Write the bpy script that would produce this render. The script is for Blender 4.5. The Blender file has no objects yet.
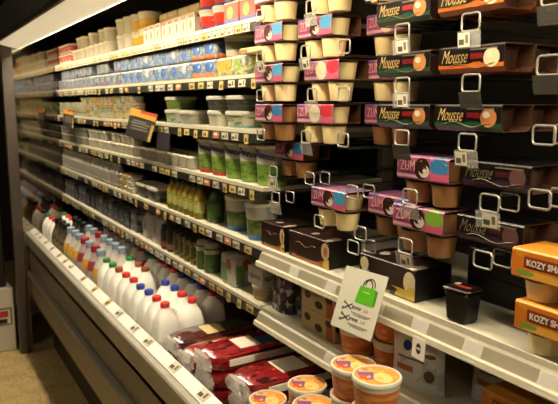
import bpy, bmesh, math, random
from mathutils import Vector
random.seed(11)
R = random.uniform
scene = bpy.context.scene
C = scene.collection

# ---------------------------------------------------------------- camera, world, lights, exposure
cam_d = bpy.data.cameras.new('camera'); cam = bpy.data.objects.new('camera', cam_d); C.objects.link(cam)
cam.location = (0, 0, 1.9)
cam.rotation_euler = (math.pi/2 - math.radians(9.072), 0, -math.radians(30.983))
cam_d.sensor_width = 36; cam_d.lens = 620/558*36; cam_d.clip_start = .02
cam_d.dof.use_dof = True; cam_d.dof.focus_distance = 1.6; cam_d.dof.aperture_fstop = 7.0
scene.camera = cam
w = bpy.data.worlds.new('world'); scene.world = w; w.use_nodes = True
w.node_tree.nodes['Background'].inputs[0].default_value = (1, .86, .66, 1)
w.node_tree.nodes['Background'].inputs[1].default_value = .008
scene.view_settings.view_transform = 'Standard'; scene.view_settings.look = 'None'
scene.view_settings.gamma = 1; scene.view_settings.use_curve_mapping = False
scene.view_settings.exposure = 0.0
LAMP_STRENGTH = 64.0          # canopy tube of the case
FILL_STRENGTH = 8.0       # fill lamps added out of view above the aisle

# ---------------------------------------------------------------- materials
SHADE_SCALE = 1.0                   # swatch scale; below full it paints dimmer shelf light into product colours
def lin(c):
    if isinstance(c, str):
        c = tuple(int(c[i:i+2], 16)/255 for i in (0, 2, 4))
    return tuple(SHADE_SCALE*(v/12.92 if v <= .04045 else ((v+.055)/1.055)**2.4) for v in c) + (1,)
MATS = {}
def mat(name, base, layers=(), rough=.5, metal=0, trans=0, alpha=1, emit=None, grain=0.0, gscale=40, bump=0, coat=0, coord='UV'):
    if name in MATS: return MATS[name]
    m = bpy.data.materials.new(name); m.use_nodes = True; MATS[name] = m
    nt = m.node_tree; N = nt.nodes; L = nt.links; P = N['Principled BSDF']
    P.inputs['Roughness'].default_value = rough; P.inputs['Metallic'].default_value = metal
    P.inputs['Transmission Weight'].default_value = trans; P.inputs['Alpha'].default_value = alpha
    P.inputs['Coat Weight'].default_value = coat
    P.inputs['Base Color'].default_value = lin(base)
    if emit:
        P.inputs['Emission Color'].default_value = emit[0]; P.inputs['Emission Strength'].default_value = emit[1]
    if not layers and not grain and not bump: return m
    tc = N.new('ShaderNodeTexCoord'); uv = tc.outputs[coord]
    rgb = N.new('ShaderNodeRGB'); rgb.outputs[0].default_value = lin(base); cur = rgb.outputs[0]
    def mix(fac, col, cur):
        x = N.new('ShaderNodeMix'); x.data_type = 'RGBA'
        if isinstance(fac, float): x.inputs[0].default_value = fac
        else: L.new(fac, x.inputs[0])
        L.new(cur, x.inputs[6]); x.inputs[7].default_value = col
        return x.outputs[2]
    for l in layers:
        k = l[0]
        if k in 're':
            _, cu, cv, hu, hv, col = l
            v = N.new('ShaderNodeVectorMath'); v.operation = 'MULTIPLY_ADD'; L.new(uv, v.inputs[0])
            v.inputs[1].default_value = (1/hu, 1/hv, 0); v.inputs[2].default_value = (-cu/hu, -cv/hv, 0)
            if k == 'e':
                n = N.new('ShaderNodeVectorMath'); n.operation = 'LENGTH'; L.new(v.outputs[0], n.inputs[0]); d = n.outputs['Value']
            else:
                a = N.new('ShaderNodeVectorMath'); a.operation = 'ABSOLUTE'; L.new(v.outputs[0], a.inputs[0])
                s = N.new('ShaderNodeSeparateXYZ'); L.new(a.outputs[0], s.inputs[0])
                n = N.new('ShaderNodeMath'); n.operation = 'MAXIMUM'; L.new(s.outputs[0], n.inputs[0]); L.new(s.outputs[1], n.inputs[1]); d = n.outputs[0]
            t = N.new('ShaderNodeMath'); t.operation = 'LESS_THAN'; L.new(d, t.inputs[0]); t.inputs[1].default_value = 1
            cur = mix(t.outputs[0], lin(col), cur)
        elif k == 'n':
            _, sc, thr, col = l[:4]
            n = N.new('ShaderNodeTexNoise'); n.inputs['Scale'].default_value = sc; n.inputs['Detail'].default_value = 2
            v = N.new('ShaderNodeVectorMath'); v.operation = 'ADD'; L.new(uv, v.inputs[0]); v.inputs[1].default_value = (len(MATS)*1.7, sc*.3, thr*9)
            L.new(v.outputs[0], n.inputs['Vector'])
            t = N.new('ShaderNodeMath'); t.operation = 'GREATER_THAN'; L.new(n.outputs['Fac'], t.inputs[0]); t.inputs[1].default_value = thr
            cur = mix(t.outputs[0], lin(col), cur)
    if grain or bump:
        n = N.new('ShaderNodeTexNoise'); n.inputs['Scale'].default_value = gscale; n.inputs['Detail'].default_value = 4
        L.new(tc.outputs['Object'], n.inputs['Vector'])
        if grain:
            r = N.new('ShaderNodeMapRange'); L.new(n.outputs['Fac'], r.inputs[0]); r.inputs[1].default_value = .3; r.inputs[2].default_value = .7
            r.inputs[3].default_value = 1-grain; r.inputs[4].default_value = 1+grain*.3
            x = N.new('ShaderNodeMix'); x.data_type = 'RGBA'; x.blend_type = 'MULTIPLY'; x.inputs[0].default_value = 1
            L.new(cur, x.inputs[6]); L.new(r.outputs[0], x.inputs[7]); cur = x.outputs[2]
        if bump:
            b = N.new('ShaderNodeBump'); b.inputs['Strength'].default_value = bump; b.inputs['Distance'].default_value = .01
            L.new(n.outputs['Fac'], b.inputs['Height']); L.new(b.outputs[0], P.inputs['Normal'])
    L.new(cur, P.inputs['Base Color'])
    return m

# ---------------------------------------------------------------- mesh helpers (front of every product looks to -X, width along Y)
def finish(name, bm, mats, smooth=False):
    me = bpy.data.meshes.new(name); bm.to_mesh(me); bm.free()
    for m in (mats if isinstance(mats, (list, tuple)) else [mats]): me.materials.append(m)
    if smooth:
        for p in me.polygons: p.use_smooth = True
        me.set_sharp_from_angle(angle=math.radians(38))
    return me
def box_uv(bm, matmap=None):
    co = [v.co for v in bm.verts]
    lo = [min(c[i] for c in co) for i in range(3)]; hi = [max(c[i] for c in co) for i in range(3)]
    d = [max(hi[i]-lo[i], 1e-6) for i in range(3)]
    uvl = bm.loops.layers.uv.verify()
    for f in bm.faces:
        n = f.normal; a = max(range(3), key=lambda i: abs(n[i]))
        for lp in f.loops:
            p = lp.vert.co
            fy = (hi[1]-p.y)/d[1]; fx = (p.x-lo[0])/d[0]; fz = (p.z-lo[2])/d[2]
            lp[uvl].uv = (fy, fz) if a == 0 else ((fx, fz) if a == 1 else (fy, fx))
        if matmap:
            key = ('front' if n.x < 0 else 'back') if a == 0 else (('far' if n.y > 0 else 'near') if a == 1 else ('top' if n.z > 0 else 'bottom'))
            f.material_index = matmap.get(key, 0)
def box(name, wy, dx, h, mats, bev=.002, matmap=None, taper=0):
    """front face at x=0, centred on y, base at z=0"""
    bm = bmesh.new(); bmesh.ops.create_cube(bm, size=1)
    for v in bm.verts:
        v.co = Vector(((v.co.x+.5)*dx, v.co.y*wy, (v.co.z+.5)*h))
        if taper and v.co.z < h/2:
            v.co.y *= 1-taper; v.co.x = dx/2+(v.co.x-dx/2)*(1-taper)
    if bev: bmesh.ops.bevel(bm, geom=bm.edges[:], offset=bev, segments=2 if bev > .006 else 1, affect='EDGES', profile=.5)
    bm.normal_update(); box_uv(bm, matmap)
    return finish(name, bm, mats)
def slab(name, x0, x1, y0, y1, z0, z1, mats, bev=0.0, matmap=None):
    bm = bmesh.new(); bmesh.ops.create_cube(bm, size=1)
    for v in bm.verts: v.co = Vector((x0+(v.co.x+.5)*(x1-x0), y0+(v.co.y+.5)*(y1-y0), z0+(v.co.z+.5)*(z1-z0)))
    if bev: bmesh.ops.bevel(bm, geom=bm.edges[:], offset=bev, segments=2, affect='EDGES', profile=.5)
    bm.normal_update(); box_uv(bm, matmap)
    return finish(name, bm, mats)
def extr(name, prof, y0, y1, mats, smooth=False):
    """profile of (x,z) pushed along y, closed"""
    bm = bmesh.new(); n = len(prof)
    a = [bm.verts.new((x, y0, z)) for x, z in prof]; b = [bm.verts.new((x, y1, z)) for x, z in prof]
    for i in range(n): bm.faces.new((a[i], a[(i+1) % n], b[(i+1) % n], b[i]))
    bm.faces.new(a[::-1]); bm.faces.new(b)
    bmesh.ops.recalc_face_normals(bm, faces=bm.faces[:]); bm.normal_update(); box_uv(bm)
    return finish(name, bm, mats, smooth)
def loft(name, secs, mats, seg=24, cap0=True, cap1=True, smooth=True, wob=0, matf=None):
    """secs: (z, rx, ry, exponent[, dx, dy]); u = .5 at the front"""
    bm = bmesh.new(); uvl = bm.loops.layers.uv.verify(); rings = []
    zs = [s[0] for s in secs]; z0 = min(zs); dz = max(max(zs)-z0, 1e-6)
    for s in secs:
        z, rx, ry, e = s[:4]; ox = s[4] if len(s) > 4 else 0; oy = s[5] if len(s) > 5 else 0
        ring = []
        for i in range(seg):
            a = 2*math.pi*i/seg
            c, sn = -math.cos(a-math.pi), math.sin(a-math.pi)      # i = seg/2 -> front
            c = math.copysign(abs(c)**(2/e), c); sn = math.copysign(abs(sn)**(2/e), sn)
            j = 1+R(-wob, wob)
            ring.append(bm.verts.new((ox - c*rx*j, oy - sn*ry*j, z)))
        rings.append(ring)
    for k in range(len(rings)-1):
        for i in range(seg):
            j = (i+1) % seg
            f = bm.faces.new((rings[k][i], rings[k][j], rings[k+1][j], rings[k+1][i]))
            us = (i/seg, (i+1)/seg, (i+1)/seg, i/seg); vs = ((zs[k]-z0)/dz,)*2+((zs[k+1]-z0)/dz,)*2
            for lp, u, v in zip(f.loops, us, vs): lp[uvl].uv = (u, v)
            if matf: f.material_index = matf(k, i)
    for ring, ok, rev in ((rings[0], cap0, 1), (rings[-1], cap1, 0)):
        if ok:
            f = bm.faces.new(ring[::-1] if rev else ring)
            co = [v.co for v in ring]; mx = max(abs(c.x) for c in co) or 1; my = max(abs(c.y) for c in co) or 1
            for lp in f.loops: lp[uvl].uv = (.5-lp.vert.co.y/my/2, .5+lp.vert.co.x/mx/2)
            if matf: f.material_index = matf(-1 if rev else len(rings), 0)
    bmesh.ops.recalc_face_normals(bm, faces=bm.faces[:])
    return finish(name, bm, mats, smooth)
def rnd(name, prof, mats, seg=20, **k):
    return loft(name, [(z, r, r, 2) for r, z in prof], mats, seg, **k)
def tube(name, pts, r, m, seg=6, closed=False):
    bm = bmesh.new(); pts = [Vector(p) for p in pts]; n = len(pts); rings = []
    for i, p in enumerate(pts):
        if closed: t = (pts[(i+1) % n]-pts[i-1])
        else: t = pts[min(i+1, n-1)]-pts[max(i-1, 0)]
        t.normalize(); up = Vector((1, 0, 0)) if abs(t.x) < .8 else Vector((0, 0, 1))
        a = t.cross(up).normalized(); b = t.cross(a)
        rings.append([bm.verts.new(p+(a*math.cos(2*math.pi*k/seg)+b*math.sin(2*math.pi*k/seg))*r) for k in range(seg)])
    for i in range(n if closed else n-1):
        A, B = rings[i], rings[(i+1) % n]
        for k in range(seg): bm.faces.new((A[k], A[(k+1) % seg], B[(k+1) % seg], B[k]))
    if not closed: bm.faces.new(rings[0][::-1]); bm.faces.new(rings[-1])
    bmesh.ops.recalc_face_normals(bm, faces=bm.faces[:])
    return finish(name, bm, m, True)
TXT = {}
def text(s, wd, ht, m, shear=0, bold=0, r=None, spin=0):
    """lettering mesh facing -X, centred; bent round radius r when given"""
    key = (s, wd, ht, m.name, shear, bold, r, spin)
    if key in TXT: return TXT[key]
    cu = bpy.data.curves.new('text', 'FONT'); cu.body = s; cu.shear = shear; cu.offset = bold; cu.resolution_u = 2; cu.extrude = .02
    ob = bpy.data.objects.new('text', cu); C.objects.link(ob)
    dg = bpy.context.evaluated_depsgraph_get(); dg.update()
    me = bpy.data.meshes.new_from_object(ob.evaluated_get(dg)); bpy.data.objects.remove(ob); bpy.data.curves.remove(cu)
    xs = [v.co.x for v in me.vertices]; ys = [v.co.y for v in me.vertices]
    x0, x1, y0, y1 = min(xs), max(xs), min(ys), max(ys)
    for v in me.vertices:
        tx = ((v.co.x-x0)/(x1-x0)-.5)*wd; ty = ((v.co.y-y0)/(y1-y0)-.5)*ht; e = .0009+(.0004 if v.co.z > 0 else -.0002)
        ty += math.tan(spin)*tx
        if r: a = tx/r; v.co = Vector((-(r+e)*math.cos(a), -(r+e)*math.sin(a), ty))
        else: v.co = Vector((-e, -tx, ty))
    me.materials.clear(); me.materials.append(m); TXT[key] = me
    return me

# ---------------------------------------------------------------- object helpers
def thing(name, label, cat, loc=(0, 0, 0), rz=0, group=None, mesh=None, rot=None):
    o = bpy.data.objects.new(name, mesh); C.objects.link(o)
    o.location = loc; o.rotation_euler = rot or (0, 0, rz); o['label'] = label; o['category'] = cat
    if group: o['group'] = group
    if mesh is None: o.empty_display_size = .02
    return o
def part(name, mesh, parent, loc=(0, 0, 0), rot=(0, 0, 0), label=None, kind=None):
    o = bpy.data.objects.new(name, mesh); C.objects.link(o); o.parent = parent; o.location = loc; o.rotation_euler = rot
    if label: o['label'] = label
    if kind: o['kind'] = kind
    return o
def struct(name, mesh, loc=(0, 0, 0), label=None):
    o = bpy.data.objects.new(name, mesh); C.objects.link(o); o.location = loc; o['kind'] = 'structure'
    if label: o['label'] = label
    return o
def spawn(proto, label, loc, rz=0, group=None):
    """proto = (name, category, [(part name, mesh, loc, rot, [sub-parts])])"""
    name, cat, parts = proto
    t = thing(name, label, cat, loc, rz, group)
    for p in parts:
        o = part(p[0], p[1], t, *(p[2:4] if len(p) > 2 else ()))
        for q in (p[4] if len(p) > 4 else ()): part(q[0], q[1], o, *q[2:4])
    return t
ORD = ('first second third fourth fifth sixth seventh eighth ninth tenth eleventh twelfth thirteenth fourteenth fifteenth '
       'sixteenth seventeenth eighteenth nineteenth twentieth').split()
ORD += ['twenty-'+o for o in ORD[:9]]+['thirtieth']+['thirty-'+o for o in ORD[:9]]

# ---------------------------------------------------------------- common materials
STEEL = mat('brushed_steel', 'b4ae9e', rough=.45, metal=.4, grain=.12, gscale=30)
STEELD = mat('dark_steel', '8c8474', rough=.5, metal=.35, grain=.2, gscale=20)
CHROME = mat('chrome_wire', 'a9a499', rough=.38, metal=.5)
WHITEM = mat('white_enamel', 'e8e2d0', rough=.45, grain=.06, gscale=25)
CREAM = mat('cream_plastic', 'cfc6ac', rough=.35, grain=.06)
BLACK = mat('black_plastic', '161412', rough=.4)
DARK = mat('dark_liner', '1b1917', rough=.6, grain=.2)
CHAN = mat('price_channel_dark', '2b2a24', rough=.35)
TAGW = mat('tag_paper', 'd2cab0', layers=[('r', .3, .35, .22, .2, '4a4438'), ('r', .75, .55, .12, .3, '6a6250')], rough=.6)
TAGY = mat('tag_yellow', 'c4aa64', layers=[('r', .5, .4, .3, .2, '5a4a2c')], rough=.6)
TAGO = mat('tag_orange', 'b87a4c', layers=[('r', .5, .6, .3, .15, 'f0e2c0')], rough=.6)
CLEAR = mat('clear_plastic', 'f2efe6', rough=.12, alpha=.18)
WRAP = mat('crinkled_film', 'f4efe4', rough=.15, alpha=.42, bump=.9, gscale=60)
KRAFT = mat('kraft_board', '543014', rough=.8, grain=.1)
LIDW = mat('white_lid', 'dcd4c0', rough=.4)
MILKW = mat('milk_plastic', 'fbf7ee', rough=.45)
PUD = mat('vanilla_pudding', 'f0dca2', rough=.35)
PUDB = mat('caramel_pudding', '9a6e44', rough=.35)
PUDD = mat('chocolate_pudding', '3a2016', rough=.35)

# ================================================================= the setting
FY0, FY1 = -2.5, 8.0
FLOORM = mat('terrazzo_floor', 'd6ba80', layers=[('n', 70, .60, '9a7f4c'), ('n', 45, .64, 'e6cd98'), ('n', 110, .66, '6a5430')], rough=.35, grain=.25, gscale=9, coord='Object')
struct('floor', slab('floor', -3, 2.2, FY0, FY1, -.1, 0, FLOORM))
WALLM = mat('store_wall_paint', '4a4036', rough=.8, grain=.15, gscale=4)
struct('wall_far', slab('wall_far', -3, 2.2, 8, 8.1, 0, 3.2, WALLM))
struct('wall_back', slab('wall_back', 2.2, 2.3, FY0, FY1, 0, 3.2, WALLM))
struct('wall_left', slab('wall_left', -3.1, -3, FY0, FY1, 0, 3.2, WALLM))
struct('wall_near', slab('wall_near', -3, 2.2, FY0-.1, FY0, 0, 3.2, WALLM))
struct('ceiling', slab('ceiling', -3, 2.2, FY0, FY1, 3.2, 3.3, mat('ceiling_board', '5a5146', rough=.9)))
CL = mat('fill_diffuser', 'fff2d8', emit=((1, .85, .6, 1), FILL_STRENGTH))
for i, y in enumerate((-1.2, 1.8, 4.8)):  # unseen lamps added to lift the ambient light
    t = thing('fill_light', '%s added fill light above the aisle, out of view, from behind the viewer' % ORD[i], 'light', (-1.1, y, 3.14), group='added aisle fill lights')
    part('housing', slab('fill_housing', -.16, .16, -.62, .62, .02, .058, WHITEM), t); part('diffuser', slab('fill_panel', -.14, .14, -.6, .6, -.01, .02, CL), t)

# ================================================================= refrigerated case
Y0, Y1, YB = -1.0, 4.88, 1.76          # near end, mirrored end, joint between the two bays
case = thing('refrigerated_case', 'long steel open-front refrigerated dairy case with shelves and canopy lamp', 'display case')
part('base_panel', extr('base_panel', [(.735, .86), (.735, .62), (.74, .45), (.765, .36), (.79, .34), (.80, .34), (.80, .80), (.76, .80), (.76, .86)], Y0, Y1, STEELD, True), case)
part('bumper_strip', extr('bumper_strip', [(.712, .618), (.706, .632), (.712, .648), (.735, .65), (.735, .616)], Y0, Y1, STEEL, True), case)
part('kick_plate', slab('kick_plate', .87, .9, Y0, Y1, 0, .34, BLACK), case)
lip = part('lip', extr('lip', [(.71, .858), (.71, .94), (.716, .947), (.74, .947), (.752, .935), (.80, .93), (.80, .80), (.735, .80), (.735, .858)], Y0, Y1, STEEL), case)
part('lip_ticket_rail', extr('lip_ticket_rail', [(.752, .937), (.742, .949), (.783, .972), (.79, .962), (.79, .931)], Y0, Y1, mat('lip_rail_white', 'fdfaf2', rough=.25, coat=.4)), lip)
DECKZ = .80
part('deck', slab('deck', .80, 1.55, Y0, Y1, DECKZ-.03, DECKZ, mat('deck_steel', '8a8578', rough=.4, metal=.6)), case)
part('deck_riser', slab('deck_riser', .81, .94, .93, 1.085, DECKZ, DECKZ+.022, WHITEM, .004), case)
part('back_panel', slab('back_panel', 1.55, 1.6, Y0, Y1, .77, 2.46, DARK), case)
part('canopy', extr('canopy', [(.585, 2.31), (.575, 2.33), (.575, 2.50), (1.6, 2.50), (1.6, 2.461), (.788, 2.461), (.788, 2.361), (.60, 2.361), (.60, 2.31)], Y0, Y1, mat('canopy_dark', '2e2a24', rough=.5)), case)
LAMPM = mat('lamp_tube_glow', 'fff6e0', emit=((1, .87, .64, 1), LAMP_STRENGTH))
BAFM = mat('lamp_baffle', 'f2e6c4', rough=.5, emit=((1, .84, .56, 1), .5))  # baffle hiding the lamp; its own glow is added so it looks lit
lampp = part('lamp_housing', extr('lamp_housing', [(.760, 2.358), (.760, 2.344), (.764, 2.344), (.764, 2.354), (.828, 2.354), (.828, 2.321), (.835, 2.321), (.835, 2.46), (.79, 2.46), (.79, 2.358)], Y0, Y1, mat('lamp_housing_grey', '6a6458', rough=.6)), case)
part('lamp_panel', slab('lamp_panel', .762+.003, .826, Y0+.02, Y1-.005, 2.345, 2.352, LAMPM), lampp)
part('lamp_baffle', extr('lamp_baffle', [(.602, 2.357), (.602, 2.322), (.615, 2.312), (.68, 2.296), (.748, 2.284), (.756, 2.290), (.756, 2.357)], Y0, Y1-.003, BAFM, True), case)
MIRROR = mat('end_mirror', '9a938a', rough=.06, metal=1, bump=.02, gscale=2.5)
endp = part('end_panel', slab('end_panel', .70, 1.6, Y1, Y1+.05, .30, 2.46, [STEELD, MIRROR], matmap={'near': 1}), case, label='mirrored end panel of the case')
part('end_post', slab('end_post', .625, .702, Y1-.01, Y1+.06, 0, 2.5, mat('post_steel', '5a5048', rough=.4, metal=.5, grain=.1), .006), case)
part('post_trim', slab('post_trim', .703, .711, Y1-.012, Y1+.0, .0, .95, STEELD), case)
for y in (YB+.012, 3.3):
    part('upright', slab('upright', 1.50, 1.55, y-.015, y+.015, .8, 2.46, STEELD), case)

# shelves: (top z, y0, y1, rail material)
TAGM = [slab('price_tag', -.003, 0, -.024, .024, -.012, .012, m) for m in (TAGW, TAGY, TAGO)] + [slab('price_tag', -.003, 0, -.014, .014, -.02, .012, TAGY)]
SHM = mat('shelf_enamel', 'c8c1ac', rough=.4, grain=.05)
EDGEM = mat('shelf_edge', 'cdc6b0', rough=.35)
HOLD = mat('tag_holder_clear', 'f5f1e6', rough=.15, alpha=.28)
def shelf(z, ya, yb, wide=False, tags='dark', dens=.85, chh=.03, step=(.06, .1)):
    s = part('shelf', slab('shelf', 1.0, 1.5, ya, yb, z-.014, z, SHM), case)
    part('front_edge', slab('front_edge', .992, 1.0, ya, yb, z-.013, z, EDGEM), s)
    if wide:
        part('price_channel', extr('price_channel', [(.993, z-.013), (.984, z-.018), (.972, z-.046), (.978, z-.05), (1.0, z-.03), (1.0, z-.014)], ya, yb, mat('channel_beige', '8f8672', rough=.35)), s)
        part('channel_lip', extr('channel_lip', [(.975, z-.044), (.968, z-.040), (.964, z-.044), (.962, z-.057), (.972, z-.058), (.980, z-.049)], ya, yb, CREAM), s)
    else:
        part('price_channel', slab('price_channel', .990, .999, ya, yb, z-.014-chh, z-.013, CHAN), s)
    y = yb-.05
    while y > ya+.04:
        if wide:
            if random.random() < .8:
                part('tag_holder', slab('tag_holder', -.002, .002, -.024, .024, -.022, .022, HOLD), s, (.972, y, z-.034), (0, math.radians(23), 0))
            y -= R(.14, .2)
        else:
            if random.random() < dens:
                k = random.choices((0, 1, 2, 3), (6, 2, (0 if dens == 1 else 1) if tags == 'dark' else 4, 0 if dens == 1 else 3))[0]
                part('price_tag', TAGM[k], s, (.990, y, z-.029), (0, R(-.1, .1), 0))
            y -= R(*step)
    for y in (ya+.01, yb-.01):
        part('bracket', extr('shelf_bracket', [(1.03, z-.014), (1.5, z-.05), (1.5, z-.014)], y-.003, y+.003, STEELD), s)
    return s
S1, S2, S3, S4, S5, S6 = 2.172, 1.995, 1.812, 1.625, 1.425, 1.215
YE = Y1-.004
shelf(S1, YB, YE, dens=1, chh=.027, step=(.052, .058)); shelf(S2, YB, YE); shelf(S3, YB, YE, tags='o'); shelf(S4, YB, YE)
shelf(S5, YB, YE); shelf(S6, YB+.02, YE)
shelf(S5, Y0+.6, YB-.004, wide=True); shelf(S6, Y0+.6, YB+.012, wide=True)
# tags along the lip
y = YE-.2
lt = slab('price_tag', -.02, .02, -.02, .02, 0, .0015, TAGY)
lw = slab('price_tag', -.018, .018, -.03, .03, 0, .0015, TAGW)
while y > .6:
    part('price_tag', random.choice((lt, lw, lw)), lip, (.764, y, .963), (0, math.radians(-29), 0)); y -= R(.1, .3)

SHADE_SCALE = .72  # shelf products darkened in colour to stand for the weaker light there
# ================================================================= product builders
def tub_proto(name, r, h, body, lid, taper=.86, text_=None, cat='tub', seg=20, lidmat=None):
    b = rnd(name+'_body', [(r*taper*.93, 0), (r*taper, .004), (r*.965, h-.013), (r*.965, h-.008)], body, seg)
    l = rnd(name+'_lid', [(r*1.0, h-.013), (r*1.02, h-.011), (r*1.02, h-.003), (r*.985, h), (r*.93, h), (r*.915, h-.003)], lid if not lidmat else [lid, lidmat], seg,
            matf=(lambda k, i: 1 if k >= 6 else 0) if lidmat else None, cap0=True)
    ps = [('body', b), ('lid', l)]
    if text_: ps.append(text_)
    return (name, cat, ps)
def rect_tub(name, wy, dx, h, body, rim, cat='tub'):
    b = loft(name+'_body', [(0, dx*.41, wy*.42, 5), (.004, dx*.43, wy*.44, 5), (h-.012, dx*.485, wy*.485, 5)], body, 28)
    l = loft(name+'_lid', [(h-.014, dx*.5, wy*.5, 6), (h-.004, dx*.5, wy*.5, 6), (h, dx*.48, wy*.485, 6)], rim, 28)
    return (name, cat, [('body', b), ('lid', l)])
def carton(name, wy, dx, h, mats, cat='carton', matmap=None, extra=(), bev=.002):
    return (name, cat, [('carton', box(name+'_box', wy, dx, h, mats, bev, matmap))]+list(extra))
def sleeve_mesh(name, wy, dx, h, outer, ch=.010):
    """open-ended printed card sleeve: outer skin printed, inside bare board"""
    t = .0012
    P = [(0, ch), (0, h-.003), (.003, h), (dx-.003, h), (dx, h-.003), (dx, ch), (dx-ch, 0), (ch, 0)]
    cx_, cz_ = dx/2, h/2
    Q = [(cx_+(x-cx_)*(1-2*t/dx), cz_+(z-cz_)*(1-2*t/h)) for x, z in P]
    bm = bmesh.new(); uvl = bm.loops.layers.uv.verify(); n = len(P); rings = []
    for prof in (P, Q):
        rings.append(([bm.verts.new((x, wy/2, z)) for x, z in prof], [bm.verts.new((x, -wy/2, z)) for x, z in prof]))
    for k, (a, b) in enumerate(rings):
        for i in range(n):
            j = (i+1) % n; f = bm.faces.new((a[i], b[i], b[j], a[j]) if k == 0 else (a[j], b[j], b[i], a[i])); f.material_index = k
    for e in (0, 1):
        for i in range(n):
            j = (i+1) % n; f = bm.faces.new((rings[0][e][i], rings[0][e][j], rings[1][e][j], rings[1][e][i])); f.material_index = 1
    for f in bm.faces:
        for lp in f.loops:
            p = lp.vert.co; top = abs(f.normal.z) > .9 and f.calc_center_median().z > h*.8
            lp[uvl].uv = ((wy/2-p.y)/wy, .985 if top else p.z/h)
    bmesh.ops.recalc_face_normals(bm, faces=bm.faces[:])
    return finish(name, bm, [outer, KRAFT])
def cup_mesh(name, r, h, m, lid):
    return rnd(name, [(r*.76, 0), (r*.8, .003), (r*.95, h-.006), (r, h-.005), (r, h-.001), (r*.97, h)], [m, lid], 16, matf=lambda k, i: 1 if k >= 3 else 0)
LIDB = mat('black_foil_lid', '1a1614', rough=.3); LIDF = mat('foil_lid', '5a4a40', rough=.3, metal=.4)

# mousse sleeves -------------------------------------------------
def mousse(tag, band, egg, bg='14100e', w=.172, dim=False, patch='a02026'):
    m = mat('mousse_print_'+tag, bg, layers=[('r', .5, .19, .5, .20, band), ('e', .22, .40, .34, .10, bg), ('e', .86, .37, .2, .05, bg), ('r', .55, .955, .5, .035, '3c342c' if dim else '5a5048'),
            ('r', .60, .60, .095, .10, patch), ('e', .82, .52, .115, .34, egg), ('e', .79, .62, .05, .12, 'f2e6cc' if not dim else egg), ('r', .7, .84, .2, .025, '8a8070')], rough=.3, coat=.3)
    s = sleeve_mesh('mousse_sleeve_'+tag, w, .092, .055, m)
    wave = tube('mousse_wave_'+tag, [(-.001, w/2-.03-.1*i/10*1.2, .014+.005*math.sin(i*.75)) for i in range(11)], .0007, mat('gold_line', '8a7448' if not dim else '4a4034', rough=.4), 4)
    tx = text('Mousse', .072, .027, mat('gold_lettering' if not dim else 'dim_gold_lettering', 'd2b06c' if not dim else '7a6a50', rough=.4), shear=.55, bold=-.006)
    cup = cup_mesh('mousse_cup_'+tag, .036, .046, PUDD, LIDB)
    return ('mousse_pack', 'dessert pack', [('sleeve', s, (0, 0, 0), (0, 0, 0), [('lettering', tx, (-.0004, w/2-.046, .034), (0, 0, 0)), ('wave_line', wave, (0, 0, 0), (0, 0, 0))]),
            ('cup', cup, (.046, .04, .003), (0, 0, 0)), ('cup', cup, (.046, -.04, .003), (0, 0, 0))])
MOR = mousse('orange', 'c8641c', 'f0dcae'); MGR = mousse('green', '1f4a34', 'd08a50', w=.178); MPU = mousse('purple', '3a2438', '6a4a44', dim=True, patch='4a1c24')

# pudding packs with pink sleeves --------------------------------
def pudding(tag, base, swirl, corner, cupm, lidm, w=.165):
    m = mat('pudding_print_'+tag, base, layers=[('n', 4, .5, 'b87090'), ('r', .2, .5, .17, .30, 'a8447a'), ('r', .2, .16, .2, .06, 'd8b0b4'), ('e', .50, .50, .15, .46, swirl), ('e', .54, .40, .10, .26, 'f0e0cc'), ('e', .51, .50, .08, .2, swirl), ('e', .55, .42, .035, .1, 'f0e0cc'),
            ('e', .82, .66, .17, .36, corner), ('r', .82, .18, .16, .17, 'd8607f'), ('n', 9, .68, 'd0a0ac'), ('r', .1, .93, .12, .08, '7a4a8e')], rough=.35, coat=.2)
    s = sleeve_mesh('pudding_sleeve_'+tag, w, .10, .0545, m, .004)
    tx = text('ZUM', .048, .024, mat('pink_lettering', 'f4b8ae', rough=.5), bold=.0)
    cup = cup_mesh('pudding_cup_'+tag, .037, .050, cupm, lidm); cup2 = cup_mesh('pudding_cup_low_'+tag, .037, .0535, cupm, lidm)
    ps = [('sleeve', s, (0, 0, .055), (0, 0, 0), [('lettering', tx, (-.0004, w/2-.036, .032), (0, 0, 0))])]
    for yy in (-.041, .041):
        ps.append(('cup', cup2, (.039, yy, 0), (0, 0, 0)))
        ps.append(('cup', cup, (.05, yy, .057), (0, 0, 0)))
    return ('pudding_pack', 'dessert pack', ps)
PV = pudding('vanilla', 'c48aa0', 'e6dcb0', 'd8384a', PUD, LIDF)
PS = pudding('swirl', 'b87892', '4a2018', '4aa0cc', PUD, LIDB)
PC = pudding('caramel', 'a45a78', '3a1a14', '3a80b4', PUDB, LIDB)
PG = pudding('lime', 'a45a78', '3a1a14', '86b838', PUDB, LIDB)

# rice pudding packs, orange -------------------------------------
KM = mat('rice_pudding_print', 'e07c1c', layers=[('n', 3, .56, 'e8962c'), ('r', .55, .16, .42, .13, 'f0b040'), ('e', .18, .2, .12, .1, '7aa03a'), ('r', .48, .58, .32, .20, '8c3a1c'), ('r', .5, .96, .5, .05, 'f0a038')], rough=.4)
ks = sleeve_mesh('rice_sleeve', .17, .10, .056, KM, .003)
kt = text('KOZY SHACK', .094, .013, mat('white_lettering', 'f4e8d4', rough=.5), bold=.02)
kc = cup_mesh('rice_cup', .038, .044, PUD, LIDF)
KOZY = ('rice_pudding_pack', 'dessert pack', [('sleeve', ks, (0, 0, .044), (0, 0, 0), [('lettering', kt, (-.0004, .0035, .0325), (0, 0, 0))]), ('cup', kc, (.045, .042, 0)), ('cup', kc, (.045, -.042, 0))])

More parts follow.
